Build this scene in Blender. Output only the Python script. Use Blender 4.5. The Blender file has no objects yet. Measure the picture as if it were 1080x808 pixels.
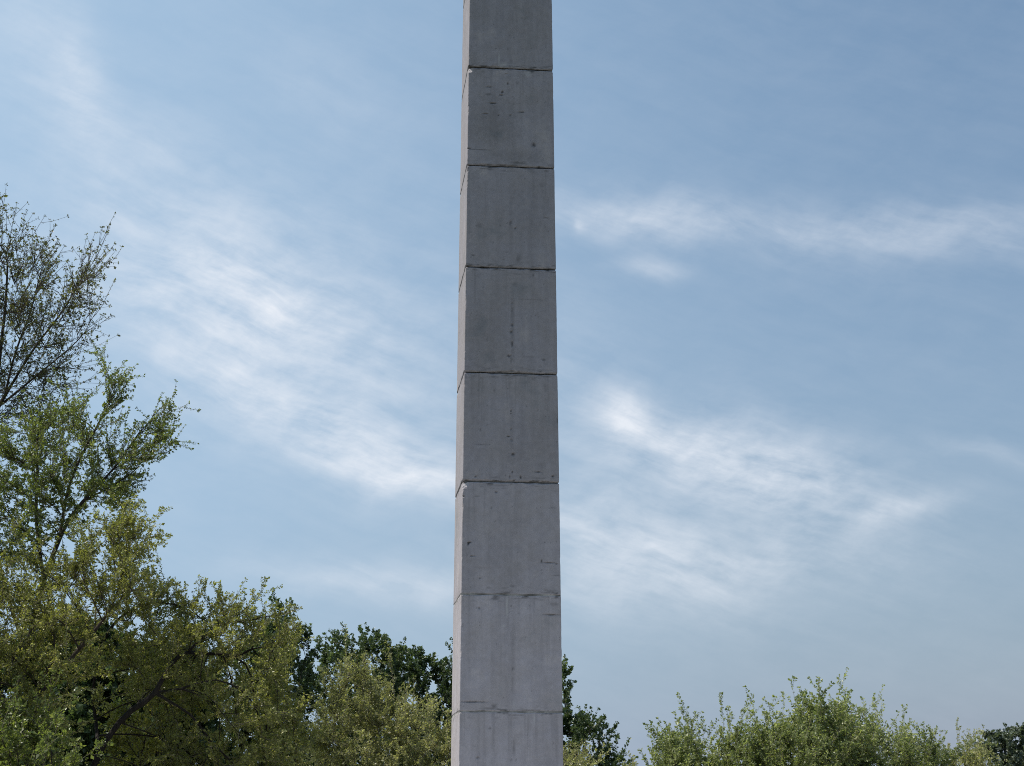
import bpy, math
import numpy as np
from mathutils import Vector

C = bpy.context.scene.collection
R = math.radians
# ------------------------------------------------------------------ camera
F, PITCH, YAW, CAMZ = 1721.4, 0.255075, 0.003787, 1.6     # focal length in photo pixels (1080 wide)
cam_d = bpy.data.cameras.new("camera"); cam = bpy.data.objects.new("camera", cam_d); C.objects.link(cam)
cam.location = (0, 0, CAMZ); cam.rotation_euler = (math.pi/2 + PITCH, 0.0, -YAW)
cam_d.sensor_width = 36; cam_d.lens = F/1080*36; cam_d.clip_start = .1; cam_d.clip_end = 20000
bpy.context.scene.camera = cam

def at(px, py, Y):
    """world point seen at photo pixel (px, py) at a horizontal distance Y (arrays allowed)"""
    u = (np.asarray(px, float)-540)/F; v = (404-np.asarray(py, float))/F
    y = math.cos(PITCH) - v*math.sin(PITCH); z = math.sin(PITCH) + v*math.cos(PITCH)
    X = u*math.cos(YAW) + y*math.sin(YAW); Yd = -u*math.sin(YAW) + y*math.cos(YAW)
    k = np.asarray(Y, float)/Yd
    return np.stack([X*k, Yd*k, CAMZ + z*k], -1)

# ------------------------------------------------------------------ node helpers
def mat(name):
    m = bpy.data.materials.new(name); m.use_nodes = True
    nt = m.node_tree; nt.nodes.clear()
    return m, nt
def N(nt, t, **kw):
    n = nt.nodes.new(t)
    for k, v in kw.items():
        if k.startswith('i_'):
            key = k[2:]; key = int(key) if key.isdigit() else key.replace('_', ' ')
            n.inputs[key].default_value = v
        else: setattr(n, k, v)
    return n
def ln(nt, a, ao, b, bi): nt.links.new(a.outputs[ao], b.inputs[bi])
def ramp(nt, stops, interp='LINEAR'):
    n = nt.nodes.new('ShaderNodeValToRGB'); cr = n.color_ramp; cr.interpolation = interp
    while len(cr.elements) < len(stops): cr.elements.new(.5)
    for e, (p, c) in zip(cr.elements, stops):
        e.position = p; e.color = (*c, 1) if len(c) == 3 else c
    return n
def math_(nt, op, a, b=None, clamp=False):
    n = nt.nodes.new('ShaderNodeMath'); n.operation = op; n.use_clamp = clamp
    for i, x in enumerate((a, b)):
        if x is None: continue
        if isinstance(x, (int, float)): n.inputs[i].default_value = x
        else: nt.links.new(x, n.inputs[i])
    return n.outputs[0]

# ------------------------------------------------------------------ mesh helpers
def mesh_obj(name, V, Fq, material, parent=None, smooth=False, attrs=None, mat_idx=None):
    """V (n,3); Fq: (m,k) array or list of such arrays"""
    if not isinstance(Fq, list): Fq = [Fq]
    Fq = [f for f in Fq if len(f)]
    me = bpy.data.meshes.new(name)
    me.vertices.add(len(V)); me.vertices.foreach_set("co", np.asarray(V, np.float32).ravel())
    loops = np.concatenate([f.ravel() for f in Fq]).astype(np.int32)
    tot = np.concatenate([np.full(len(f), f.shape[1], np.int32) for f in Fq])
    st = np.concatenate([[0], np.cumsum(tot)[:-1]]).astype(np.int32)
    me.loops.add(len(loops)); me.loops.foreach_set("vertex_index", loops)
    me.polygons.add(len(tot)); me.polygons.foreach_set("loop_start", st)
    me.polygons.foreach_set("loop_total", tot)
    for m in (material if isinstance(material, list) else [material]): me.materials.append(m)
    if mat_idx is not None: me.polygons.foreach_set("material_index", mat_idx.astype(np.int32))
    me.polygons.foreach_set("use_smooth", np.full(len(tot), smooth, dtype=bool))
    for k, a in (attrs or {}).items():
        at_ = me.attributes.new(k, 'FLOAT', 'POINT'); at_.data.foreach_set("value", np.asarray(a, np.float32))
    me.update(calc_edges=True); me.validate()
    o = bpy.data.objects.new(name, me); C.objects.link(o)
    if parent: o.parent = parent
    return o
def thing(name, label, cat, loc=(0, 0, 0), rz=0, group=None):
    o = bpy.data.objects.new(name, None); C.objects.link(o); o.empty_display_size = .3
    o.location = loc; o.rotation_euler = (0, 0, rz); o["label"] = label; o["category"] = cat
    if group: o["group"] = group
    return o
def vnoise(x, y, seed=0):
    def h(i, j):
        s = np.sin(i*127.1 + j*311.7 + seed*74.7)*43758.5453
        return s - np.floor(s)
    i, j = np.floor(x), np.floor(y); f, g = x-i, y-j
    f = f*f*(3-2*f); g = g*g*(3-2*g)
    return (h(i, j)*(1-f)+h(i+1, j)*f)*(1-g) + (h(i, j+1)*(1-f)+h(i+1, j+1)*f)*g
def fbm(x, y, seed=0, o=4):
    r = 0; a = .5; t = 0
    for k in range(o):
        r = r + a*vnoise(x*2**k, y*2**k, seed+k*13); t += a; a *= .55
    return r/t

# ------------------------------------------------------------------ materials
def concrete_mat():
    m, nt = mat("weathered_concrete")
    out = N(nt, 'ShaderNodeOutputMaterial'); b = N(nt, 'ShaderNodeBsdfPrincipled'); ln(nt, b, 0, out, 0)
    b.inputs['Roughness'].default_value = .88; b.inputs['Specular IOR Level'].default_value = .25
    tc = N(nt, 'ShaderNodeTexCoord')
    n1 = N(nt, 'ShaderNodeTexNoise', i_Scale=1.7, i_Detail=6, i_Roughness=.6); ln(nt, tc, 'Object', n1, 'Vector')
    n2 = N(nt, 'ShaderNodeTexNoise', i_Scale=14, i_Detail=6, i_Roughness=.65); ln(nt, tc, 'Object', n2, 'Vector')
    n3 = N(nt, 'ShaderNodeTexNoise', i_Scale=120, i_Detail=3, i_Roughness=.6); ln(nt, tc, 'Object', n3, 'Vector')
    mp = N(nt, 'ShaderNodeMapping'); mp.inputs['Scale'].default_value = (9, 9, .55); ln(nt, tc, 'Object', mp, 0)
    n4 = N(nt, 'ShaderNodeTexNoise', i_Scale=1, i_Detail=5, i_Roughness=.6); ln(nt, mp, 0, n4, 'Vector')   # rain streaks
    c1 = ramp(nt, [(.30, (.222, .216, .230)), (.42, (.274, .252, .262)), (.58, (.280, .262, .284)), (.72, (.356, .322, .322))]); ln(nt, n1, 0, c1, 0)
    v = math_(nt, 'MULTIPLY_ADD', n2.outputs[0], .46); nt.nodes[-1].inputs[2].default_value = .77
    v2 = math_(nt, 'MULTIPLY_ADD', n3.outputs[0], .18); nt.nodes[-1].inputs[2].default_value = .91
    v3 = math_(nt, 'MULTIPLY_ADD', n4.outputs[0], .40); nt.nodes[-1].inputs[2].default_value = .80
    vv = math_(nt, 'MULTIPLY', math_(nt, 'MULTIPLY', v, v2), v3)
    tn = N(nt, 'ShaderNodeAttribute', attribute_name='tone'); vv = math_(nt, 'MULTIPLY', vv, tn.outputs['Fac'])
    mul = N(nt, 'ShaderNodeVectorMath', operation='SCALE'); ln(nt, c1, 0, mul, 0); nt.links.new(vv, mul.inputs['Scale'])
    st = N(nt, 'ShaderNodeAttribute', attribute_name='stain')
    mx = N(nt, 'ShaderNodeMix', data_type='RGBA'); mx.inputs[7].default_value = (.035, .034, .032, 1)
    nt.links.new(st.outputs['Fac'], mx.inputs[0]); nt.links.new(mul.outputs[0], mx.inputs[6])
    pl = N(nt, 'ShaderNodeAttribute', attribute_name='pale')
    mx2 = N(nt, 'ShaderNodeMix', data_type='RGBA'); mx2.inputs[7].default_value = (.55, .54, .52, 1)
    nt.links.new(pl.outputs['Fac'], mx2.inputs[0]); nt.links.new(mx.outputs[2], mx2.inputs[6])
    nt.links.new(mx2.outputs[2], b.inputs['Base Color'])
    bp = N(nt, 'ShaderNodeBump', i_Strength=.2, i_Distance=.003); ln(nt, n3, 0, bp, 'Height')
    bp2 = N(nt, 'ShaderNodeBump', i_Strength=.3, i_Distance=.012); ln(nt, n2, 0, bp2, 'Height'); ln(nt, bp, 0, bp2, 'Normal')
    ln(nt, bp2, 0, b, 'Normal')
    return m
def mortar_mat():
    m, nt = mat("dirty_mortar")
    out = N(nt, 'ShaderNodeOutputMaterial'); b = N(nt, 'ShaderNodeBsdfPrincipled', i_Roughness=.95); ln(nt, b, 0, out, 0)
    tc = N(nt, 'ShaderNodeTexCoord'); n = N(nt, 'ShaderNodeTexNoise', i_Scale=7, i_Detail=5); ln(nt, tc, 'Object', n, 'Vector')
    c = ramp(nt, [(.35, (.05, .048, .045)), (.65, (.16, .155, .15))]); ln(nt, n, 0, c, 0)
    tn = N(nt, 'ShaderNodeAttribute', attribute_name='tone'); ml = N(nt, 'ShaderNodeVectorMath', operation='SCALE'); ln(nt, c, 0, ml, 0); ln(nt, tn, 'Fac', ml, 'Scale')
    ln(nt, ml, 0, b, 'Base Color')
    return m
def bark_mat(name, a, b_):
    m, nt = mat(name)
    out = N(nt, 'ShaderNodeOutputMaterial'); b = N(nt, 'ShaderNodeBsdfPrincipled', i_Roughness=.9); ln(nt, b, 0, out, 0)
    b.inputs['Specular IOR Level'].default_value = .15
    tc = N(nt, 'ShaderNodeTexCoord'); mp = N(nt, 'ShaderNodeMapping'); mp.inputs['Scale'].default_value = (14, 14, 3)
    ln(nt, tc, 'Object', mp, 0); n = N(nt, 'ShaderNodeTexNoise', i_Scale=2, i_Detail=6, i_Roughness=.7); ln(nt, mp, 0, n, 'Vector')
    c = ramp(nt, [(.3, a), (.7, b_)]); ln(nt, n, 0, c, 0); ln(nt, c, 0, b, 'Base Color')
    bp = N(nt, 'ShaderNodeBump', i_Strength=.8, i_Distance=.02); ln(nt, n, 0, bp, 'Height'); ln(nt, bp, 0, b, 'Normal')
    return m
def leaf_mat(name, stops, trans=.35, rough=.4):
    m, nt = mat(name)
    out = N(nt, 'ShaderNodeOutputMaterial'); b = N(nt, 'ShaderNodeBsdfPrincipled', i_Roughness=rough)
    b.inputs['Specular IOR Level'].default_value = .5
    t = N(nt, 'ShaderNodeBsdfTranslucent'); mix = N(nt, 'ShaderNodeMixShader', i_0=trans)
    a = N(nt, 'ShaderNodeAttribute', attribute_name='tint'); c = ramp(nt, stops)
    ln(nt, a, 'Fac', c, 0); ln(nt, c, 0, b, 'Base Color')
    g = N(nt, 'ShaderNodeMix', data_type='RGBA', blend_type='MULTIPLY'); g.inputs[0].default_value = 1; g.inputs[7].default_value = (1.35, 1.45, .7, 1)
    nt.links.new(c.outputs[0], g.inputs[6]); nt.links.new(g.outputs[2], t.inputs[0])
    ln(nt, b, 0, mix, 1); ln(nt, t, 0, mix, 2); ln(nt, mix, 0, out, 0)
    return m
M_conc, M_mort = concrete_mat(), mortar_mat()
BARK = bark_mat("dark_bark", (.028, .023, .02), (.075, .062, .052))
BARK_D = bark_mat("blackish_bark", (.012, .010, .009), (.04, .034, .03))
BARK_G = bark_mat("grey_brown_bark", (.07, .058, .045), (.15, .13, .10))
L_bud = leaf_mat("budding_leaves", [(0, (.06, .05, .028)), (.4, (.10, .10, .04)), (.75, (.15, .165, .055)), (1, (.22, .19, .075))], .38)
L_fresh = leaf_mat("fresh_green_leaves", [(0, (.08, .10, .03)), (.5, (.16, .195, .055)), (1, (.27, .29, .10))], .45)
L_olive = leaf_mat("olive_leaves", [(0, (.105, .106, .038)), (.45, (.185, .192, .056)), (.8, (.275, .275, .09)), (1, (.37, .355, .16))], .46)
L_yellow = leaf_mat("yellow_green_leaves", [(0, (.110, .121, .031)), (.5, (.198, .198, .046)), (1, (.308, .286, .077))], .42)
L_pale = leaf_mat("pale_olive_leaves", [(0, (.155, .155, .075)), (.5, (.275, .272, .13)), (1, (.42, .40, .235))], .46)
L_dark = leaf_mat("dark_green_leaves", [(0, (.036, .055, .024)), (.5, (.068, .10, .042)), (1, (.12, .155, .07))], .36)
L_mid = leaf_mat("mid_green_leaves", [(0, (.12, .145, .062)), (.5, (.215, .245, .105)), (1, (.37, .385, .21))], .48)
L_far = leaf_mat("grey_green_leaves", [(0, (.075, .095, .07)), (1, (.14, .165, .12))], .3)
TWIG = bark_mat("pale_twig_bark", (.10, .085, .06), (.20, .175, .13))

# ------------------------------------------------------------------ obelisk
D0, ANG, W0, TP, ZR, BH = 20.0, 0.105813, 1.2184, 0.01102, CAMZ+1.09346, 1.36510
MARKS = {  # (scale, origin) : zoom-space marks  x, y, width, height, strength   (dark pits, scratches, stains on the front face)
 (4.0375, 460, 0): [(210,330,28,4,.6),(225,370,30,6,.8),(225,402,30,10,.6),(282,392,10,14,1),(278,405,20,6,1),(306,356,7,12,1),(300,315,22,4,.7),(240,440,38,7,1),(210,485,24,5,.9),(265,490,8,6,.9),(362,477,28,7,1),(316,490,8,10,.8),(415,617,20,20,.9),(183,637,100,5,.6),(140,632,16,8,.9),(335,705,60,10,.6),(320,260,14,20,.3),(220,600,40,4,.3),(345,355,14,20,.3)],
 (5.77, 460, 160): [(455,380,14,8,.5),(452,435,12,30,.9),(482,465,12,14,.9),(245,452,14,12,.6),(390,450,10,16,.5),(265,450,30,30,.3),(670,402,40,10,.6),(640,205,40,40,.25),(225,630,30,12,.6),(410,657,20,6,.6),(500,650,30,50,.4),(450,310,12,14,.4),(430,612,16,14,.4),(500,68,110,20,.6)],
 (5.77, 460, 270): [(460,330,6,180,.7),(463,420,14,24,.95),(458,463,18,16,.85),(463,535,16,36,.95),(445,608,24,16,.85),(458,640,10,60,.5),(590,120,12,20,.6),(288,190,12,8,.6),(310,510,24,40,.3),(655,632,34,12,.6),(480,170,40,40,.25),(460,700,40,8,.8),(560,612,120,6,.35),(560,265,160,6,.25)],
 (5.77, 460, 380): [(455,310,10,14,.8),(457,325,10,10,.8),(455,420,8,10,.7),(440,465,26,8,.95),(460,485,8,24,.95),(470,572,24,20,.95),(460,590,60,80,.25),(462,680,10,12,.9),(450,710,8,20,.7),(515,712,12,20,.9),(473,732,14,12,.9),(710,705,16,12,1),(620,680,50,10,.7),(270,420,8,12,.6),(240,708,14,10,.7),(390,300,90,4,.5),(270,512,70,5,.45),(640,640,60,90,.15),(435,172,12,8,.6),(355,185,8,16,.5),(550,280,10,14,.5),(600,310,20,6,.4),(740,370,14,40,.6),(620,440,14,30,.25)],
 (5.387, 460, 490): [(340,157,14,10,.8),(315,245,12,10,.7),(335,322,8,8,.6),(183,448,12,18,1),(190,442,18,6,1),(205,518,30,6,.8),(175,510,10,20,.4),(600,548,8,16,1),(640,557,70,6,.8),(683,563,14,6,1),(680,630,50,8,.5),(250,645,10,10,.8),(435,690,40,16,.4),(330,118,200,10,.3),(155,180,14,10,.8),(230,180,30,6,.5),(250,585,80,12,.25),(660,245,40,14,.3),(400,728,40,14,.6)],
 (4.08, 460, 610): [(497,157,70,7,.8),(500,110,60,14,.35),(185,128,12,8,.7),(330,270,24,60,.25),(330,390,10,20,.6),(160,532,105,7,.8),(250,550,24,14,.6),(230,560,60,8,.5),(390,568,120,8,.5),(335,730,10,60,.4),(232,645,12,10,.6),(180,773,16,8,.7),(330,455,8,80,.3),(490,795,80,30,.2),(485,455,30,24,.15)],
}
PALES = {(4.0375, 460, 0): [(268,250,8,60,.35),(290,275,40,20,.2),(390,315,40,30,.22)],
         (4.08, 460, 610): [(305,120,8,90,.4),(290,205,12,12,.3),(422,600,8,40,.35),(335,540,6,30,.25)],
         (5.387, 460, 490): [(405,770,10,50,.3)]}
ca, sa = math.cos(ANG), math.sin(ANG)
def half(z): return W0/2*(1-TP*(z-ZR))
def face_uz(px, py):
    """photo pixel -> (lateral x in the pillar's frame, z) on the front face"""
    d = at(px, py, 20.0) - np.array([0, 0, CAMZ]); h = W0/2
    for _ in range(4):
        # plane: local y = -h ; world = (lx ca - ly sa, D0 + lx sa + ly ca)
        # local y of a ray point t*d : -X sa + (Y-D0) ca
        t = (-h + D0*ca)/(-d[0]*sa + d[1]*ca); z = CAMZ + t*d[2]; h = half(z)
    return t*d[0]*ca + (t*d[1]-D0)*sa, z
def mark_list(src):
    L = []
    for (sc, ox, oy), ms in src.items():
        for (x, y, w, h, s) in ms:
            lx, z = face_uz(ox+x/sc, oy+y/sc); k = 20/F
            L.append((lx, z, max(w/sc*k/2, .007), max(h/sc*k/2*1.04, .006), s))
    return L
DARK, PALE = mark_list(MARKS), mark_list(PALES)
# faint damp seam down the middle of the faces and broad grimy patches on the upper blocks
for k_, dx_, st_ in ((1, .02, .16), (2, .0, .10), (3, .01, .24), (4, .02, .30), (5, .0, .20), (6, .03, .22)):
    DARK.append((dx_, ZR+(k_-.5)*BH-.1, .030, .50, st_))
DARK += [(-.22, ZR+5.45*BH, .36, .34, .26), (.05, ZR+5.1*BH, .45, .10, .22), (.25, ZR+4.6*BH, .30, .40, .12), (-.3, ZR+3.4*BH, .25, .45, .12), (.3, ZR+2.4*BH, .3, .35, .12), (-.28, ZR+1.35*BH, .3, .2, .10)]
obelisk = thing("concrete_obelisk", "tall tapering grey obelisk of stacked square concrete blocks rising from an added paved slab", "obelisk", (0, D0, 0), ANG)
rs = np.random.RandomState(5)
# tone per block: lighter grey in the low blocks, darker towards the top
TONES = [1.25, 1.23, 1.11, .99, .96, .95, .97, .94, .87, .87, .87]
z_j = [ZR + (k-1)*BH for k in range(0, 12)]          # joints; z_j[1] is the joint at photo y = 750
z_j[0] = .40
rough_j = {1: 'flush', 2: 'flush'}
NF, NS, NB, NZ = 112, 30, 6, 112
def block(k, z0, z1):
    gap = .0075
    za, zb = z0+gap, z1-gap
    t = np.linspace(0, 1, NZ); t = .5-.5*np.cos(math.pi*(t*.55+.225))/math.cos(math.pi*.225); t = (t-t[0])/(t[-1]-t[0])
    z = za + (zb-za)*t
    # perimeter going front (left to right), right, back, left
    us = []
    for f, n in enumerate((NF, NB, NB, NS)):
        e = np.linspace(-1, 1, n, endpoint=False)
        if f in (0, 3): e = np.sign(e)*np.abs(e)**.9 if n > 20 else e
        for q in e: us.append((f, q))
    f = np.array([a for a, _ in us]); u = np.array([b for _, b in us])
    Z, U = np.meshgrid(z, u, indexing='ij'); Fm = np.broadcast_to(f, Z.shape)
    hw = half(Z); s_ = U*hw
    seed = 11+k*7
    # inward displacement
    dz = np.minimum(Z-za, zb-Z); nz_edge = fbm(s_*9+Fm*31, np.where(Z > (za+zb)/2, 5., 1.)+Z*0, seed)
    soft = np.where(Z > (za+zb)/2, k+1, k) <= 2          # the two lowest visible joints are pointed up
    ch = (.006+.034*np.clip(nz_edge-.3, 0, 1))*np.where(soft, .5, 1.)
    inn = np.clip(ch-dz, 0, None)*.9
    inn += .0035*(fbm(s_*3+Fm*17, Z*3, seed+3)-.5) + .0022*(fbm(s_*22+Fm*9, Z*22, seed+5)-.5)
    # vertical arrises, irregular
    de = hw-np.abs(s_)
    side = np.where(U < 0, 0., 1.)
    cid = (Fm+side) % 4                          # corner index shared by the two faces that meet there
    chip = fbm(Z*8+cid*19, Z*0+cid*3.3, seed+9)
    cv = .008+.06*np.clip(chip-.62, 0, 1)
    inn += np.clip(cv-de, 0, None)*.5
    stain = np.zeros_like(Z); pale = np.zeros_like(Z)
    fr = Fm == 0
    wob = (fbm(s_*60, Z*60, seed+21)-.5)
    for (lx, mz, a, b, st) in DARK:
        if not (za-.1 < mz < zb+.1): continue
        q = np.sqrt(((s_-lx)/a)**2 + ((Z-mz)/b)**2) + wob*1.1
        m = np.clip(1.35-q, 0, 1)*st*.85*fr
        stain = np.maximum(stain, m); inn += (.012*m if st > .6 else .002*m)
    for (lx, mz, a, b, st) in PALE:
        if not (za-.1 < mz < zb+.1): continue
        q = np.sqrt(((s_-lx)/a)**2 + ((Z-mz)/b)**2) + wob*.8
        pale = np.maximum(pale, np.clip(1.3-q, 0, 1)*st*fr)
    # grime just under and over the joints, and sparse pin holes
    g = np.clip(fbm(s_*11+Fm*5, Z*50, seed+31)-.52, 0, 1)*4*np.exp(-dz/.045)
    pin = (vnoise(s_*75+Fm*7, Z*75, seed+41) > .965)*.45*(fbm(s_*4, Z*4, seed+43) > .5)
    drip = np.clip(fbm(s_*40+Fm*3, Z*1.2, seed+51)-.57, 0, 1)*1.0*np.clip(1-(zb-Z)/1.1, 0, 1)
    stain = np.clip(np.maximum.reduce([stain, g, pin, drip]), 0, 1)
    # corner spalls seen in the photo (left front corner): just below joints 4 and 7
    for jz, rr in ((z_j[3], .08), (z_j[7], .07)):
        if abs(zb-jz) < .03:
            dl = np.where(fr, s_+hw, np.where(Fm == 3, hw-s_, 9.))
            m = np.clip(1-np.sqrt((dl/rr)**2+((zb-Z)/(rr*1.2))**2)+wob*.5, 0, 1)
            inn += m*.045; pale = np.maximum(pale, np.clip(m*1.2, 0, .16)*(m > .08))
    y = -(hw-inn)
    # left/right ends of the faces must meet: the corner sample (u=-1) belongs to both faces
    ex = np.where(U <= -1+1e-9, inn, 0)
    x = s_ + ex
    X = np.select([Fm == 0, Fm == 1, Fm == 2, Fm == 3], [x, -y, -x, y])
    Y = np.select([Fm == 0, Fm == 1, Fm == 2, Fm == 3], [y, x, -y, -x])
    V = np.stack([X, Y, Z], -1); n = V.shape[1]; nz = V.shape[0]
    idx = np.arange(nz*n).reshape(nz, n); nx = np.roll(idx, -1, 1)
    q = np.stack([idx[:-1], nx[:-1], nx[1:], idx[1:]], -1).reshape(-1, 4)
    caps = [idx[-1][None, :], idx[0][::-1][None, :]]
    mesh_obj("concrete_block", V.reshape(-1, 3), [q]+caps, M_conc, obelisk, False,
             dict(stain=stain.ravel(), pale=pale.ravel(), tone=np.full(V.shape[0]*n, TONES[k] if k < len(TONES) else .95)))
for k in range(len(z_j)-1): block(k, z_j[k], z_j[k+1])
def rings(name, prof, material, parent, tone=1.0):
    """square section solid through (half width, z) rings"""
    V = []; 
    for (h, z) in prof: V += [(-h, -h, z), (h, -h, z), (h, h, z), (-h, h, z)]
    q = []
    for i in range(len(prof)-1):
        for j in range(4): q.append((i*4+j, i*4+(j+1) % 4, i*4+4+(j+1) % 4, i*4+4+j))
    n = len(prof)*4; q += [(3, 2, 1, 0), (n-4, n-3, n-2, n-1)]
    return mesh_obj(name, np.array(V), np.array(q), material, parent, False,
             dict(stain=np.zeros(n), pale=np.zeros(n), tone=np.repeat(tone, 4) if np.ndim(tone) else np.full(n, tone)))
prof = [(half(.42)-.05, .42)]
for i, z in enumerate(z_j[1:-1], 1):
    dd = .005 if i <= 2 else (.02 if i == 3 else .035)
    h = half(z)
    prof += [(h-.05, z-.03), (h-dd, z-.012), (h-dd, z+.012), (h-.05, z+.03)]
prof += [(half(z_j[-1])-.05, z_j[-1]-.02)]
rings("mortar_core", prof, M_mort, obelisk, [2.2 if z < z_j[2]+.1 else 1. for _, z in prof])
zt = z_j[-1]
rings("pyramid_cap", [(half(zt)-.01, zt+.006), (half(zt)-.002, zt+.014), (half(zt)-.004, zt+.03), (.015, zt+.85)], M_conc, obelisk, 1.0)
rings("plinth", [(1.30, -.05), (1.30, .15), (1.28, .17), (.92, .172), (.92, .36), (.90, .385), (.60, .388)], M_conc, obelisk, 1.1)

# ------------------------------------------------------------------ trees
def inpoly(P, poly):
    x, y = P[:, 0], P[:, 1]; r = np.zeros(len(P), bool); n = len(poly)
    for i in range(n):
        (x1, y1), (x2, y2) = poly[i], poly[(i+1) % n]
        c = ((y1 > y) != (y2 > y)); 
        with np.errstate(divide='ignore', invalid='ignore'):
            r ^= c & (x < (x2-x1)*(y-y1)/(y2-y1+1e-12)+x1)
    return r
def edgedist(P, poly):
    d = np.full(len(P), 1e9); n = len(poly)
    for i in range(n):
        a = np.array(poly[i], float); b = np.array(poly[(i+1) % n], float); ab = b-a
        t = np.clip(((P-a)@ab)/(ab@ab+1e-9), 0, 1); d = np.minimum(d, np.linalg.norm(P-(a+t[:, None]*ab), axis=1))
    return d
def sample(rng, poly, Y, n, tmax, tk=.9, inset=0.):
    """attractors inside a crown whose outline is poly (photo pixels) at distance Y, rounded in depth"""
    poly = [tuple(p) for p in poly]; A = np.array(poly, float); lo, hi = A.min(0), A.max(0)
    pts = np.zeros((0, 2))
    while len(pts) < n:
        Q = lo+(hi-lo)*rng.rand(n*2, 2); Q = Q[inpoly(Q, poly)]
        e = edgedist(Q, poly); pts = np.concatenate([pts, Q[e > min(inset*F/Y, .55*e.max())]])
    pts = pts[:n]; m = Y/F
    th = np.minimum(tmax, .25+tk*edgedist(pts, poly)*m)
    return at(pts[:, 0], pts[:, 1], Y + th*(rng.rand(n)*2-1))
def unit(v): return v/(np.linalg.norm(v, axis=-1, keepdims=True)+1e-9)
def grow(rng, stems, A, step, kill, maxit=220, up=.12, wander=.18, reach=2.6):
    pos = []; par = []
    for s in stems:
        s = np.array(s, float)
        if pos:
            d = np.linalg.norm(np.array(pos)-s[0], axis=1); last = int(d.argmin())
        else:
            pos.append(s[0]); par.append(-1); last = 0
        for a, b in zip(s[:-1], s[1:]):
            k = max(1, int(np.linalg.norm(b-a)/step))
            for j in range(1, k+1):
                q = a+(b-a)*j/k+rng.randn(3)*step*.08
                pos.append(q); par.append(last); last = len(pos)-1
    pos = list(pos); nch = [0]*len(pos)
    P = np.array(pos); d = np.linalg.norm(A[:, None]-P[None], axis=2); near = d.argmin(1); nd = d.min(1)
    alive = np.ones(len(A), bool)
    for it in range(maxit):
        act = alive & (nd < (99 if it < 12 else reach))
        if not act.any(): break
        ids = near[act]; dirs = unit(A[act]-P[ids])
        S = np.zeros((len(P), 3)); np.add.at(S, ids, dirs)
        src = np.unique(ids); src = src[[nch[i] < 3 for i in src]]
        if len(src) == 0: break
        g = unit(S[src]+rng.randn(len(src), 3)*.05)
        pp = np.array([par[i] for i in src]); back = np.where((pp >= 0)[:, None], P[src]-P[np.maximum(pp, 0)], 0)
        g = unit(g+unit(back)*.35+np.array([0, 0, up])+rng.randn(len(src), 3)*wander)
        new = P[src]+g*step*(.8+.4*rng.rand(len(src), 1))
        base = len(P); P = np.concatenate([P, new])
        for i, s in enumerate(src): par.append(int(s)); nch[s] += 1; nch.append(0)
        ai = np.where(alive)[0]; d = np.linalg.norm(A[ai][:, None]-new[None], axis=2)
        j = d.argmin(1); dm = d.min(1); c = dm < nd[ai]
        near[ai[c]] = base+j[c]; nd[ai[c]] = dm[c]
        alive &= nd > kill
        if len(P) > 6000: break
    return P, np.array(par)
def tube(P, r, sides, off):
    n = len(P); T = np.gradient(P, axis=0); T = unit(T)
    ref = np.array([.31, .87, .39]); a = unit(np.cross(T, ref)); b = np.cross(T, a)
    th = np.arange(sides)*2*math.pi/sides
    V = P[:, None]+r[:, None, None]*(np.cos(th)[None, :, None]*a[:, None]+np.sin(th)[None, :, None]*b[:, None])
    idx = off+np.arange(n*sides).reshape(n, sides); nx = np.roll(idx, -1, 1)
    return V.reshape(-1, 3), np.stack([idx[:-1], nx[:-1], nx[1:], idx[1:]], -1).reshape(-1, 4)

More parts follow.
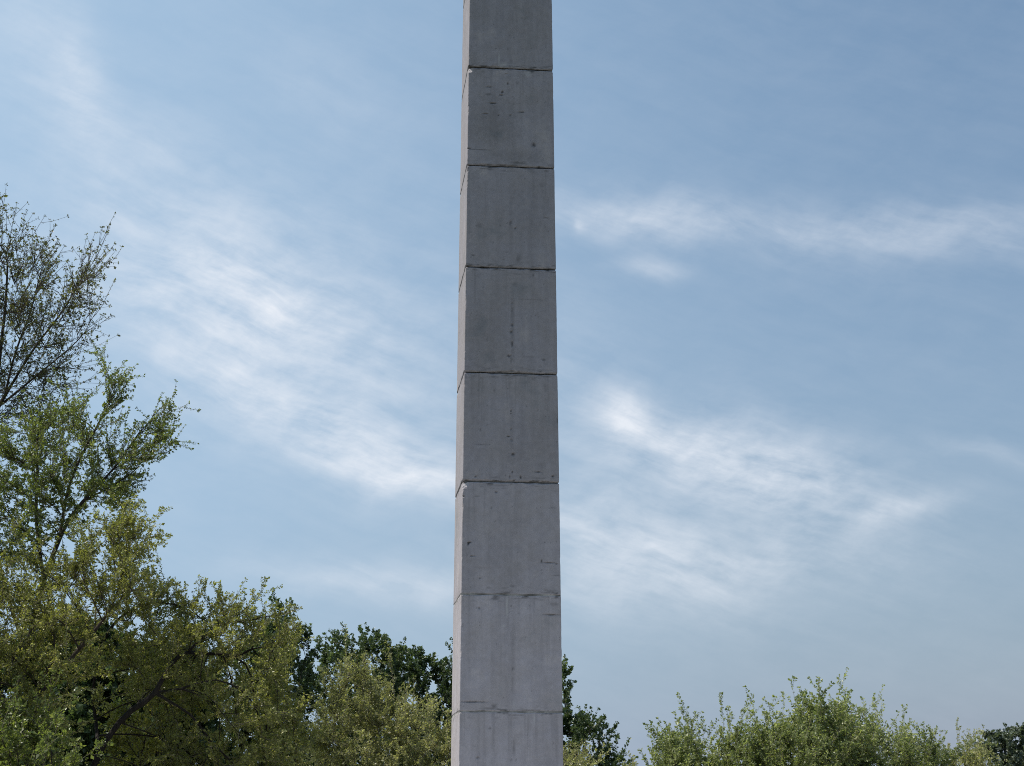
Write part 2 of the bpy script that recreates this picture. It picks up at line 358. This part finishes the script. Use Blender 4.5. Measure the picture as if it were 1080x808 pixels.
def tree(name, label, cat, Y, poly, base, leaf, seed=1, n=900, step=.22, kill=.34, tmax=1.4, limbs=(), bark=BARK, twig_bark=TWIG, twig_r=.0042, wig=.10, inset=.85,
         r_tip=.0055, r_max=.16, expo=2.25, twigs=2.2, twig_len=.42, twig_end=9, leaf_size=.024, leaf_rho=70, tip_leaves=5,
         up=.12, tw_up=.25, tw_out=.35, tw_spread=.8, subs=3, tint_shift=0., tk=.9, group=None, stems=None, spur=.012, aspect=.5, wander=.18, sub_len=.45):
    rng = np.random.RandomState(seed)
    polys = poly if isinstance(poly[0][0], (tuple, list)) else [poly]
    ar = np.array([abs(sum(p[i][0]*p[(i+1) % len(p)][1]-p[(i+1) % len(p)][0]*p[i][1] for i in range(len(p)))) for p in polys])
    A = np.concatenate([sample(rng, p, Y, max(30, int(n*a/ar.sum())), tmax, tk, inset*twig_len) for p, a in zip(polys, ar)])
    cen = A.mean(0)
    b = at(base[0], 853, Y); b[2] = 0.
    st = []
    for i, L in enumerate(limbs):
        pts = [at(x, y, Y+(dy[0] if dy else 0)) for (x, y, *dy) in L]
        if i == 0: pts = [b - np.array([0, 0, .15])] + pts
        st.append(pts)
    if not st: st = [[b-np.array([0, 0, .15]), b+np.array([rng.randn()*.1, rng.randn()*.1, max(.5, (A[:, 2].min())*.7)])]]
    P, par = grow(rng, st, A, step, kill, up=up, wander=wander)
    n_ = len(P); ch = [[] for _ in range(n_)]
    for i, p in enumerate(par):
        if p >= 0: ch[p].append(i)
    order = np.argsort(par, kind='stable')
    rad = np.zeros(n_); depth = np.zeros(n_, int)
    seq = []; stk = [0]
    while stk:
        i = stk.pop(); seq.append(i); stk += ch[i]
    for i in reversed(seq):
        if not ch[i]: rad[i] = r_tip; depth[i] = 0
        else:
            rad[i] = (sum(rad[c]**expo for c in ch[i]))**(1/expo)+.00012; depth[i] = max(depth[c] for c in ch[i])+1
    rad = np.minimum(rad, r_max*(1+.25*np.exp(-np.maximum(P[:, 2], 0)/.4)))
    # smooth
    for _ in range(2):
        Q = P.copy()
        for i in seq[1:]:
            if ch[i]:
                c = max(ch[i], key=lambda q: rad[q]); Q[i] = .5*P[i]+.25*(P[par[i]]+P[c])
        P = Q
    VV, FF, off = [], [], 0
    stk = [(0, -1)]
    while stk:
        i, p = stk.pop(); path = [p, i] if p >= 0 else [i]
        while ch[path[-1]]:
            cs = sorted(ch[path[-1]], key=lambda q: -rad[q])
            for c in cs[1:]: stk.append((c, path[-1]))
            path.append(cs[0])
        if len(path) < 2: continue
        rr = rad[path].copy()
        if p >= 0: rr[0] = min(rr[0], rr[1]*1.25)
        sd = 8 if rr.max() > .05 else (6 if rr.max() > .02 else 4)
        v, f = tube(P[path], rr, sd, off); VV.append(v); FF.append(f); off += len(v)
    root = thing(name, label, cat, tuple(b), 0, group)
    mesh_obj("trunk", np.concatenate(VV)-b, np.concatenate(FF), bark, root, True)
    # twigs
    ii = np.where(depth <= twig_end)[0]; ii = ii[ii > 3]
    if len(ii) == 0: ii = np.arange(n_)
    cnt = rng.poisson(twigs, len(ii)); cnt[depth[ii] == 0] += 2
    ii = np.repeat(ii, cnt); m = len(ii)
    prev = P[np.maximum(par[ii], 0)]; dirn = unit(P[ii]-prev)
    B = P[ii]+(prev-P[ii])*rng.rand(m, 1)
    out = unit(P[ii]-cen)
    d = unit(dirn*.8+unit(rng.randn(m, 3))*tw_spread+np.array([0, 0, tw_up])+out*tw_out)
    Lt = twig_len*np.exp(rng.randn(m)*.38)
    def curve(B, d, L, up_, k=5):
        t = np.linspace(0, 1, k)[None, :, None]; w = unit(rng.randn(len(B), 1, 3))*wig
        return B[:, None]+d[:, None]*L[:, None, None]*t+np.array([0, 0, 1])*up_*L[:, None, None]*t**2+w*L[:, None, None]*np.sin(t*5)*t
    T1 = curve(B, d, Lt, .14)
    js = np.repeat(np.arange(m), rng.poisson(subs, m)); ms = len(js)
    tt = .25+.7*rng.rand(ms); kf = tt*4; k0 = np.minimum(kf.astype(int), 3); fr = (kf-k0)[:, None]
    B2 = T1[js, k0]*(1-fr)+T1[js, k0+1]*fr
    d2 = unit(d[js]*.8+unit(rng.randn(ms, 3))*.85+np.array([0, 0, .15]))
    L2 = Lt[js]*sub_len*(.5+rng.rand(ms))*(1.15-.5*tt)
    T2 = curve(B2, d2, L2, .10)
    Tw = np.concatenate([T1, T2]); Ln = np.concatenate([Lt, L2]); twr = np.concatenate([np.full(m, twig_r), np.full(ms, twig_r*.72)])
    tid = np.concatenate([rng.rand(m), np.zeros(ms)]); tid[m:] = tid[js]*.6+.4*rng.rand(ms)
    nt_ = len(Tw); k = Tw.shape[1]
    Tg = unit(np.gradient(Tw, axis=1)); a = unit(np.cross(Tg, np.array([.31, .87, .39]))); bb = np.cross(Tg, a)
    th = np.arange(3)*2*math.pi/3
    rr = twr[:, None]*np.linspace(1, .45, k)[None]
    TV = Tw[:, :, None]+rr[:, :, None, None]*(np.cos(th)[None, None, :, None]*a[:, :, None]+np.sin(th)[None, None, :, None]*bb[:, :, None])
    idx = np.arange(nt_*k*3).reshape(nt_, k, 3); nx = np.roll(idx, -1, 2)
    TF = np.stack([idx[:, :-1], nx[:, :-1], nx[:, 1:], idx[:, 1:]], -1).reshape(-1, 4)
    # leaves along the twigs, plus a tuft at every tip
    lc = rng.poisson(np.maximum(Ln*leaf_rho, .3)); lj = np.repeat(np.arange(nt_), lc); lt = rng.rand(len(lj))**.8
    tj = np.repeat(np.arange(nt_), tip_leaves); lj = np.concatenate([lj, tj]); lt = np.concatenate([lt, .97+.03*rng.rand(len(tj))])
    nl = len(lj); kf = lt*(k-1); k0 = np.minimum(kf.astype(int), k-2); fr = (kf-k0)[:, None]
    LB = Tw[lj, k0]*(1-fr)+Tw[lj, k0+1]*fr; LT = Tg[lj, k0]
    pr = unit(np.cross(LT, rng.randn(nl, 3))); ld = unit(pr+LT*(.5+.5*rng.rand(nl, 1))+rng.randn(nl, 3)*.25-np.array([0, 0, .15]))
    LB = LB+pr*spur*rng.rand(nl, 1)
    nn = unit(np.cross(ld, rng.randn(nl, 3))); sdv = np.cross(ld, nn)
    sz = leaf_size*np.exp(rng.randn(nl, 1)*.35)
    v0 = LB; v2 = LB+ld*sz*1.5; mid = LB+ld*sz*.7
    v1 = mid+sdv*sz*aspect+nn*sz*.15; v3 = mid-sdv*sz*aspect+nn*sz*.15
    LV = np.stack([v0, v1, v2, v3], 1).reshape(-1, 3); o0 = nt_*k*3
    LF = o0+np.arange(nl*4).reshape(nl, 4)
    cl = fbm(LB[:, 0]*1.1+seed*5, LB[:, 2]*1.1+LB[:, 1]*.7, seed)
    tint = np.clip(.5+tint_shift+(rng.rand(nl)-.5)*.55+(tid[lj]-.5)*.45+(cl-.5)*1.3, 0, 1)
    V = np.concatenate([TV.reshape(-1, 3), LV])-b
    ta = np.concatenate([np.zeros(o0), np.repeat(tint, 4)])
    mi = np.concatenate([np.zeros(len(TF)), np.ones(len(LF))])
    mesh_obj("crown", V, [np.concatenate([TF, LF])], [twig_bark, leaf], root, False, dict(tint=ta), mi)
    print(name, 'nodes', n_, 'twigs', nt_, 'leaves', nl)
    return root

GL = "trees and bushes on the left"
# tall budding tree at the frame's left edge
tree("budding_tree", "tall dark-branched budding tree with sparse see-through crown at the left frame edge", "tree", 25.0,
     [(-190,300),(-120,210),(-50,198),(0,212),(20,217),(32,243),(62,250),(75,275),(92,252),(108,268),(116,285),(124,300),(122,322),(100,350),(85,390),(90,420),(40,470),(-20,500),(-110,480),(-180,400)],
     (-75, 0), L_bud, seed=3, n=1700, step=.19, kill=.27, tmax=1.5, r_max=.19, twigs=1.7, twig_len=.46, twig_end=8, subs=2.8, twig_bark=BARK, twig_r=.0055, wig=.05,
     leaf_size=.0155, leaf_rho=17, tip_leaves=9, up=.22, tw_up=.35, tw_out=.6, tw_spread=.6, tint_shift=-.03, group=GL,
     limbs=[[(-70,760),(-45,600),(-25,480)], [(-25,480),(5,415),(38,365),(70,325),(95,275)], [(-25,480),(-2,400),(4,330),(10,270),(15,245)],
            [(-2,430),(40,395),(72,368),(100,340)], [(-45,600),(-80,480),(-90,360),(-70,250)], [(5,415),(20,360),(32,330),(45,280)]])
# fresh green tree reaching towards the right
tree("leafing_tree", "fresh green open tree whose outer branch reaches farthest right below the budding tree", "tree", 23.0,
     [[(-60,470),(0,440),(60,415),(90,412),(106,440),(124,458),(155,446),(182,436),(197,454),(194,474),(178,498),(158,520),(162,548),(110,560),(60,600),(0,620),(-60,600)],
      [(100,470),(98,430),(112,410),(120,392),(138,388),(136,410),(118,432),(112,470)], [(135,480),(145,450),(162,430),(180,424),(184,442),(170,460)]],
     (10, 0), L_fresh, seed=9, n=1600, step=.17, kill=.25, tmax=1.2, r_max=.11, twigs=2.0, twig_len=.33, twig_end=8, subs=2.6, twig_bark=BARK_G, twig_r=.005, wig=.05,
     leaf_size=.0155, leaf_rho=98, tip_leaves=6, up=.10, tw_up=.22, tw_out=.5, tw_spread=.7, group=GL, spur=.008,
     limbs=[[(12,780),(28,690),(45,610)], [(45,610),(62,565),(85,530),(120,495),(150,476),(168,468)], [(45,610),(38,560),(40,500),(38,450)],
            [(62,565),(70,525),(78,495),(100,455),(114,425),(126,410)], [(28,690),(0,600),(-20,520),(-30,480)], [(85,530),(125,510),(150,492)], [(120,495),(145,460),(158,440)]])
# big olive thicket in the lower left
tree("olive_bush", "wide dense olive-brown bush filling the lower left corner", "bush", 21.0,
     [(-130,600),(-40,575),(30,590),(80,560),(120,532),(158,534),(186,562),(178,600),(180,630),(150,665),(110,700),(85,760),(75,930),(-130,930)],
     (30, 0), L_olive, seed=21, n=3000, step=.20, kill=.27, tmax=1.7, r_max=.10, twigs=2.3, twig_len=.30, twig_end=8, subs=3,
     leaf_size=.0165, leaf_rho=125, tip_leaves=5, tw_up=.25, tw_out=.4, group=GL,
     limbs=[[(30,830),(20,760),(60,690)], [(20,760),(-40,690),(-70,640)], [(20,760),(70,700),(120,640)]])
tree("arching_tree", "olive tree with dark leaning trunk and arching branches in front of dark green trees", "tree", 22.5,
     [[(95,640),(115,590),(150,575),(185,605),(215,618),(248,622),(262,638),(285,636),(303,636),(320,652),(300,660),(310,665),(325,690),(318,740),(310,800),(300,935),(180,935),(150,780),(110,720)],
      [(120,655),(150,615),(230,635),(290,655),(240,675),(160,650)]],
     (80, 0), L_olive, seed=33, n=2040, step=.19, kill=.26, tmax=1.1, r_max=.052, expo=2.4, bark=BARK_D, twigs=1.9, twig_len=.30, twig_end=7, subs=3,
     leaf_size=.0165, leaf_rho=115, tip_leaves=5, tw_up=.2, tw_out=.45, tint_shift=.05, group=GL,
     limbs=[[(86,850,-.8),(103,798,-.8),(113,778,-.85),(126,764,-.8),(138,745,-.8),(157,727,-.7)], [(138,745,-.8),(152,740,-.9),(168,739,-.9),(188,742,-.8)], [(168,739,-.9),(195,726,-.8),(212,712,-.7)], [(157,726,-1.1),(190,690,-.6),(240,652),(262,640)], [(108,790),(96,730),(110,665),(150,632),(200,640)],
            [(190,690),(250,690),(300,670)], [(240,652),(280,650),(300,648)]])
tree("yellow_green_bush", "yellow-green leafy bush glowing among the olive bushes above the leaning trunk", "bush", 24.0,
     [(130,690),(175,645),(225,660),(258,680),(270,720),(230,750),(190,800),(150,935),(90,935),(100,760)],
     (170, 0), L_yellow, seed=41, n=900, step=.2, kill=.29, tmax=.8, r_max=.05, twigs=2.2, twig_len=.28, subs=3,
     leaf_size=.021, leaf_rho=85, group=GL)
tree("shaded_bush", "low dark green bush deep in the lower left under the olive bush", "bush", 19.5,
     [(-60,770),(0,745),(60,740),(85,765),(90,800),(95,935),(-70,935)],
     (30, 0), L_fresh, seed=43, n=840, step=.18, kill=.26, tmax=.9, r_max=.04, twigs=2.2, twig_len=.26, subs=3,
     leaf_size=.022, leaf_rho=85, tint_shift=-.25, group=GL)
tree("pale_bush", "pale olive feathery bush just left of the obelisk, bright against dark green trees", "bush", 26.0,
     [[(318,780),(330,735),(352,712),(385,700),(412,702),(425,712),(415,730),(445,735),(468,748),(476,770),(500,790),(560,792),(605,790),(624,800),(632,815),(640,935),(310,935)]],
     (400, 0), L_pale, seed=51, n=3120, step=.2, kill=.26, tmax=1.2, r_max=.06, twigs=2.2, twig_len=.36, subs=3,
     leaf_size=.018, leaf_rho=110, tw_up=.5, tw_out=.35, up=.3, tw_spread=.6, bark=BARK_G, group=GL,
     limbs=[[(395,870),(392,800),(388,730)], [(395,870),(360,800),(345,740)], [(395,870),(440,810),(458,760)], [(395,870),(500,850),(600,800)]])
tree("olive_bush", "small olive bush in the gap between the arching tree and the pale feathery bush", "bush", 24.5,
     [(262,700),(290,672),(318,668),(326,690),(322,720),(340,780),(335,935),(250,935),(250,760)],
     (290, 0), L_olive, seed=57, n=780, step=.2, kill=.28, tmax=.8, r_max=.05, twigs=2.2, twig_len=.32, subs=3,
     leaf_size=.021, leaf_rho=80, tw_up=.35, tint_shift=.1, group=GL)
GB = "dark green trees behind the bushes"
big = dict(n=1700, step=.33, kill=.44, r_max=.16, r_tip=.008, twigs=3.0, twig_len=.36, subs=3, leaf_size=.033, leaf_rho=110, tip_leaves=4, tw_spread=1.0, tw_up=.15, tw_out=.25, aspect=.6, wander=.10, twig_bark=BARK, group=GB)
tree("dark_green_tree", "dark green tree with a pointed top behind the arching tree's right end", "tree", 40.0,
     [(225,700),(262,655),(292,632),(312,625),(326,640),(332,668),(345,700),(350,880),(220,880)], (300, 0), L_dark, seed=61, tmax=2.2, **big)
tree("dark_green_tree", "dark green tree with broad low crown above the pale feathery bush", "tree", 44.0,
     [(318,700),(335,668),(352,660),(372,672),(395,664),(420,664),(436,690),(440,880),(320,880)], (380, 0), L_dark, seed=67, tmax=2.5, **big)
tree("dark_green_tree", "dark green tree hugging the left edge of the obelisk", "tree", 46.0,
     [(400,700),(418,672),(440,684),(455,680),(480,684),(520,700),(530,880),(400,880)], (465, 0), L_dark, seed=71, tmax=2.5, **big)
tree("dark_green_tree", "dark green tree sloping down from the right edge of the obelisk", "tree", 42.0,
     [[(560,740),(575,722),(598,735),(618,738),(634,750),(650,772),(668,794),(676,880),(555,880)], [(585,740),(590,700),(603,700),(610,716),(600,735)]],
     (610, 0), L_dark, seed=73, tmax=2.2, **big)
tree("dark_green_tree", "dark green tree mostly hidden behind the olive and yellow-green bushes", "tree", 38.0,
     [(-30,700),(40,650),(110,660),(170,680),(230,690),(250,880),(-40,880)], (120, 0), L_dark, seed=79, tmax=2.4, **dict(big, n=2600, leaf_size=.06))
GR = "bushes on the right"
rb = dict(step=.2, kill=.26, r_max=.05, twigs=2.5, twig_len=.40, subs=3, leaf_size=.0185, leaf_rho=105, tip_leaves=7, tw_up=.7, tw_out=.2, up=.12, tw_spread=.5, wander=.12, inset=.95, wig=.06, sub_len=.4, bark=BARK_G, group=GR)
tree("green_bush", "rounded green bush with short sprigs, first to the right of the obelisk", "bush", 30.0,
     [(668,812),(684,785),(702,775),(720,762),(738,764),(748,778),(764,762),(785,764),(805,775),(825,790),(830,930),(645,930)],
     (740, 0), L_mid, seed=83, tmax=1.0, tint_shift=-.04, **dict(rb, n=1560, leaf_size=.021, twigs=2.2))
tree("green_bush", "tallest green bush on the right with upright sprigs against the sky", "bush", 29.0,
     [(765,790),(778,776),(794,757),(812,750),(822,766),(835,726),(852,718),(864,740),(876,724),(894,746),(915,770),(935,790),(935,930),(765,930)],
     (850, 0), L_mid, seed=89, tmax=1.0, **dict(rb, n=2040, leaf_size=.023, leaf_rho=80, twig_len=.44))
tree("green_bush", "green bush right of the tallest bush, its sprigs stepping down to the right", "bush", 29.5,
     [(875,790),(892,762),(915,746),(935,748),(945,770),(958,760),(974,772),(990,786),(1008,794),(1022,806),(1030,930),(875,930)],
     (945, 0), L_mid, seed=99, tmax=.9, tint_shift=.07, **dict(rb, n=1380, twigs=2.0, leaf_size=.019))
tree("grey_bush", "low pale grey-green bush beside the distant tree at the lower right corner", "bush", 34.0,
     [(985,800),(1005,785),(1025,780),(1045,782),(1060,795),(1075,930),(975,930)],
     (1025, 0), L_pale, seed=101, n=1080, tmax=1.0, **rb)
tree("low_bush", "low pale green bush between the obelisk's dark tree and the rounded green bush", "bush", 33.0,
     [(640,812),(655,808),(675,810),(690,800),(702,930),(630,930)], (665, 0), L_pale, seed=103, n=840, tmax=.8, **rb)
tree("distant_tree", "distant round dark grey-green tree at the lower right frame edge", "tree", 85.0,
     [(1016,805),(1022,783),(1036,769),(1058,761),(1080,764),(1098,780),(1110,840),(1100,870),(1030,870)], (1068, 0), L_far, seed=107,
     n=1500, step=.5, kill=.65, tmax=2.6, r_max=.2, r_tip=.012, twigs=3, twig_len=.42, subs=3, wander=.03, up=0., tw_up=0., tw_out=.5, leaf_size=.07, leaf_rho=70, tw_spread=.9, aspect=.6)

# ------------------------------------------------------------------ ground
def sheet(name, x0, x1, y0, y1, z, m, kind='structure'):
    o = mesh_obj(name, np.array([(x0, y0, z), (x1, y0, z), (x1, y1, z), (x0, y1, z)]), np.array([[0, 1, 2, 3]]), m); o["kind"] = kind; return o
def ground_mat(name, a, b_, sc):
    m, nt = mat(name)
    out = N(nt, 'ShaderNodeOutputMaterial'); b = N(nt, 'ShaderNodeBsdfPrincipled', i_Roughness=.95); ln(nt, b, 0, out, 0)
    tc = N(nt, 'ShaderNodeTexCoord'); n = N(nt, 'ShaderNodeTexNoise', i_Scale=sc, i_Detail=8, i_Roughness=.7); ln(nt, tc, 'Object', n, 'Vector')
    c = ramp(nt, [(.3, a), (.7, b_)]); ln(nt, n, 0, c, 0); ln(nt, c, 0, b, 'Base Color')
    bp = N(nt, 'ShaderNodeBump', i_Strength=.5, i_Distance=.05); ln(nt, n, 0, bp, 'Height'); ln(nt, bp, 0, b, 'Normal')
    return m
def paving_mat():
    m, nt = mat("bounce_paving")
    out = N(nt, 'ShaderNodeOutputMaterial'); b = N(nt, 'ShaderNodeBsdfPrincipled', i_Roughness=.85); ln(nt, b, 0, out, 0)
    tc = N(nt, 'ShaderNodeTexCoord'); br = N(nt, 'ShaderNodeTexBrick', i_Scale=1.0)
    br.offset = 0; br.inputs['Color1'].default_value = (.40, .38, .35, 1); br.inputs['Color2'].default_value = (.34, .325, .30, 1)
    br.inputs['Mortar'].default_value = (.15, .14, .12, 1); br.inputs['Mortar Size'].default_value = .008
    br.inputs['Brick Width'].default_value = .6; br.inputs['Row Height'].default_value = .6
    ln(nt, tc, 'Object', br, 'Vector'); ln(nt, br, 0, b, 'Base Color')
    return m
sheet("ground", -4000, 4000, -4000, 4000, -.01, ground_mat("meadow_grass", (.05, .06, .022), (.10, .10, .045), .8))
# raised paved slab with a real edge, added unseen to bounce sunlight upwards
pv = [(-6.5, 6, -.1), (6.5, 6, -.1), (6.5, 25, -.1), (-6.5, 25, -.1), (-6.5, 6, .10), (6.5, 6, .10), (6.5, 25, .10), (-6.5, 25, .10)]
pl = mesh_obj("bounce_pavement", np.array(pv), np.array([(4, 5, 6, 7), (0, 1, 5, 4), (1, 2, 6, 5), (2, 3, 7, 6), (3, 0, 4, 7)]), paving_mat()); pl["kind"] = "structure"

# ------------------------------------------------------------------ sky, clouds, sun
SUN_AZ, SUN_EL = -95.0, 59.0           # degrees from the view direction (+Y), negative = left
w = bpy.data.worlds.new("World"); bpy.context.scene.world = w; w.use_nodes = True
nt = w.node_tree; nt.nodes.clear()
out = N(nt, 'ShaderNodeOutputWorld'); bg = N(nt, 'ShaderNodeBackground', i_Strength=.095); ln(nt, bg, 0, out, 0)
sky = N(nt, 'ShaderNodeTexSky', sky_type='NISHITA', sun_disc=False, sun_elevation=R(SUN_EL), sun_rotation=R(SUN_AZ),
        altitude=100, air_density=1.15, dust_density=.8, ozone_density=.7)
tc = N(nt, 'ShaderNodeTexCoord'); sx = N(nt, 'ShaderNodeSeparateXYZ'); ln(nt, tc, 'Generated', sx, 0)
az = math_(nt, 'ARCTAN2', sx.outputs[0], sx.outputs[1]); el = math_(nt, 'ARCSINE', sx.outputs[2])
azd = math_(nt, 'MULTIPLY', az, 180/math.pi); eld = math_(nt, 'MULTIPLY', el, 180/math.pi)
cv = N(nt, 'ShaderNodeCombineXYZ'); nt.links.new(azd, cv.inputs[0]); nt.links.new(eld, cv.inputs[1])   # degrees of azimuth, elevation
# wispy streak noise, drawn out along the wind
wn = N(nt, 'ShaderNodeTexNoise', i_Scale=.22, i_Detail=4); ln(nt, cv, 0, wn, 'Vector')
wsub = N(nt, 'ShaderNodeVectorMath', operation='SUBTRACT'); ln(nt, wn, 1, wsub, 0); wsub.inputs[1].default_value = (.5, .5, .5)
wsc = N(nt, 'ShaderNodeVectorMath', operation='SCALE'); ln(nt, wsub, 0, wsc, 0); wsc.inputs['Scale'].default_value = 1.3
wa = N(nt, 'ShaderNodeVectorMath', operation='ADD'); ln(nt, cv, 0, wa, 0); ln(nt, wsc, 0, wa, 1)
def streak(rot, sx_, sy_, det, rough):
    mp = N(nt, 'ShaderNodeMapping', vector_type='TEXTURE'); mp.inputs['Rotation'].default_value = (0, 0, R(rot)); mp.inputs['Scale'].default_value = (sx_, sy_, 1)
    ln(nt, wa, 0, mp, 0); n = N(nt, 'ShaderNodeTexNoise', i_Scale=1.0, i_Detail=det, i_Roughness=rough); ln(nt, mp, 0, n, 'Vector'); return n.outputs[0]
s1 = streak(-19, 4.6, .80, 8, .6); s2 = streak(8, 1.9, 1.1, 8, .6)
s3 = streak(-16, 2.6, .24, 6, .65)
sN = math_(nt, 'ADD', math_(nt, 'ADD', math_(nt, 'MULTIPLY', s1, .48), math_(nt, 'MULTIPLY', s2, .44)), math_(nt, 'MULTIPLY', s3, .08))
sN = math_(nt, 'MULTIPLY', math_(nt, 'SUBTRACT', sN, .39), 4.1, True)
def aze(px, py):
    d = at(px, py, 1.0)-np.array([0, 0, CAMZ]); return math.degrees(math.atan2(d[0], d[1])), math.degrees(math.atan2(d[2], math.hypot(d[0], d[1])))
# cloud banks: photo position, half length, half height (px), tilt (deg, + rises to the right), density, evenness
CL = [(285,335,175,85,-24,.66,.42),(370,455,140,22,-20,.55,.35),(425,505,90,16,-16,.85,.5),(210,315,110,60,-28,.30,.35),(280,310,60,30,-20,.25,.4),(415,618,100,18,-4,.62,.6),(30,45,70,40,-50,.30,.6),(84,95,24,55,20,.46,.6),(150,160,60,20,0,.22,.7),
      (660,222,80,20,-6,.42,.5),(800,235,190,18,-4,.34,.45),(1010,250,130,24,-2,.30,.45),(611,232,6,6,0,.45,.9),(685,278,30,9,0,.5,.7),(657,430,26,15,-10,.95,.7),(650,455,20,22,0,.3,.6),(730,465,90,24,-18,.55,.4),(815,505,105,42,-20,.62,.3),(955,543,45,10,10,.55,.6),
      (690,602,120,40,-6,.60,.5),(640,540,70,50,-20,.42,.45),(800,585,110,20,-4,.25,.4),(1040,480,45,9,-12,.22,.6),(600,380,60,60,0,.12,.5),(350,100,90,40,-20,.16,.7)]
dens = None
wmix = N(nt, 'ShaderNodeVectorMath', operation='SCALE'); ln(nt, wsub, 0, wmix, 0); wmix.inputs['Scale'].default_value = 2.0
wb = N(nt, 'ShaderNodeVectorMath', operation='ADD'); ln(nt, cv, 0, wb, 0); ln(nt, wmix, 0, wb, 1)
for (x, y, a, b, rot, den, ev) in CL:
    A0, E0 = aze(x, y); k = math.degrees(1/F)
    mp = N(nt, 'ShaderNodeMapping', vector_type='TEXTURE'); mp.inputs['Location'].default_value = (A0, E0, 0)
    mp.inputs['Rotation'].default_value = (0, 0, R(rot)); mp.inputs['Scale'].default_value = (a*k*1.25, b*k*1.25, 1e3)
    ln(nt, wb, 0, mp, 0); L = N(nt, 'ShaderNodeVectorMath', operation='LENGTH'); ln(nt, mp, 0, L, 0)
    l2 = math_(nt, 'MULTIPLY', L.outputs['Value'], L.outputs['Value']); g = math_(nt, 'EXPONENT', math_(nt, 'MULTIPLY', l2, -1.0))
    tex = math_(nt, 'ADD', math_(nt, 'MULTIPLY', sN, 1-ev), ev*.6)
    c = math_(nt, 'MULTIPLY', math_(nt, 'MULTIPLY', g, den), tex)
    dens = c if dens is None else math_(nt, 'ADD', dens, c)
veil = math_(nt, 'MULTIPLY', sN, .05)
dens = math_(nt, 'MINIMUM', math_(nt, 'ADD', dens, veil), .92)
wbm = N(nt, 'ShaderNodeVectorMath', operation='MULTIPLY'); ln(nt, sky, 0, wbm, 0); wbm.inputs[1].default_value = (.90, 1.09, 1.07)
# dull layer of ground haze that thickens towards the horizon
hzf = math_(nt, 'MULTIPLY', math_(nt, 'EXPONENT', math_(nt, 'MULTIPLY', math_(nt, 'MAXIMUM', eld, 0.0), -1/19.)), .95)
hz = N(nt, 'ShaderNodeMix', data_type='RGBA'); nt.links.new(hzf, hz.inputs[0]); ln(nt, wbm, 0, hz, 6); hz.inputs[7].default_value = (2.3, 2.65, 3.75, 1)
# sunward side: brighter aerosol glow towards the left
gl = N(nt, 'ShaderNodeMapRange', interpolation_type='SMOOTHSTEP'); nt.links.new(azd, gl.inputs[0])
for i_, v_ in ((1, 22.), (2, -30.), (3, 0.), (4, .9)): gl.inputs[i_].default_value = v_
hg = N(nt, 'ShaderNodeMix', data_type='RGBA'); ln(nt, gl, 0, hg, 0); ln(nt, hz, 2, hg, 6); hg.inputs[7].default_value = (3.6, 5.05, 6.65, 1)
cm = N(nt, 'ShaderNodeMix', data_type='RGBA'); nt.links.new(dens, cm.inputs[0]); nt.links.new(hg.outputs[2], cm.inputs[6])
cm.inputs[7].default_value = (7.1, 7.45, 8.0, 1)
nt.links.new(cm.outputs[2], bg.inputs[0])
sd = bpy.data.lights.new("sun", 'SUN'); sd.energy = 4.5; sd.angle = R(.53); sd.color = (1, .945, .85)
so = bpy.data.objects.new("sun", sd); C.objects.link(so); so.location = (-30, 10, 40)
a_, e_ = R(SUN_AZ), R(SUN_EL)
to_sun = Vector((math.sin(a_)*math.cos(e_), math.cos(a_)*math.cos(e_), math.sin(e_)))
so.rotation_euler = to_sun.to_track_quat('Z', 'Y').to_euler()

sc = bpy.context.scene
sc.cycles.filter_width = 1.0; sc.cycles.use_denoising = False
sc.view_settings.view_transform = 'Standard'; sc.view_settings.look = 'None'; sc.view_settings.exposure = .32; sc.view_settings.gamma = 1
sc.view_settings.use_curve_mapping = False
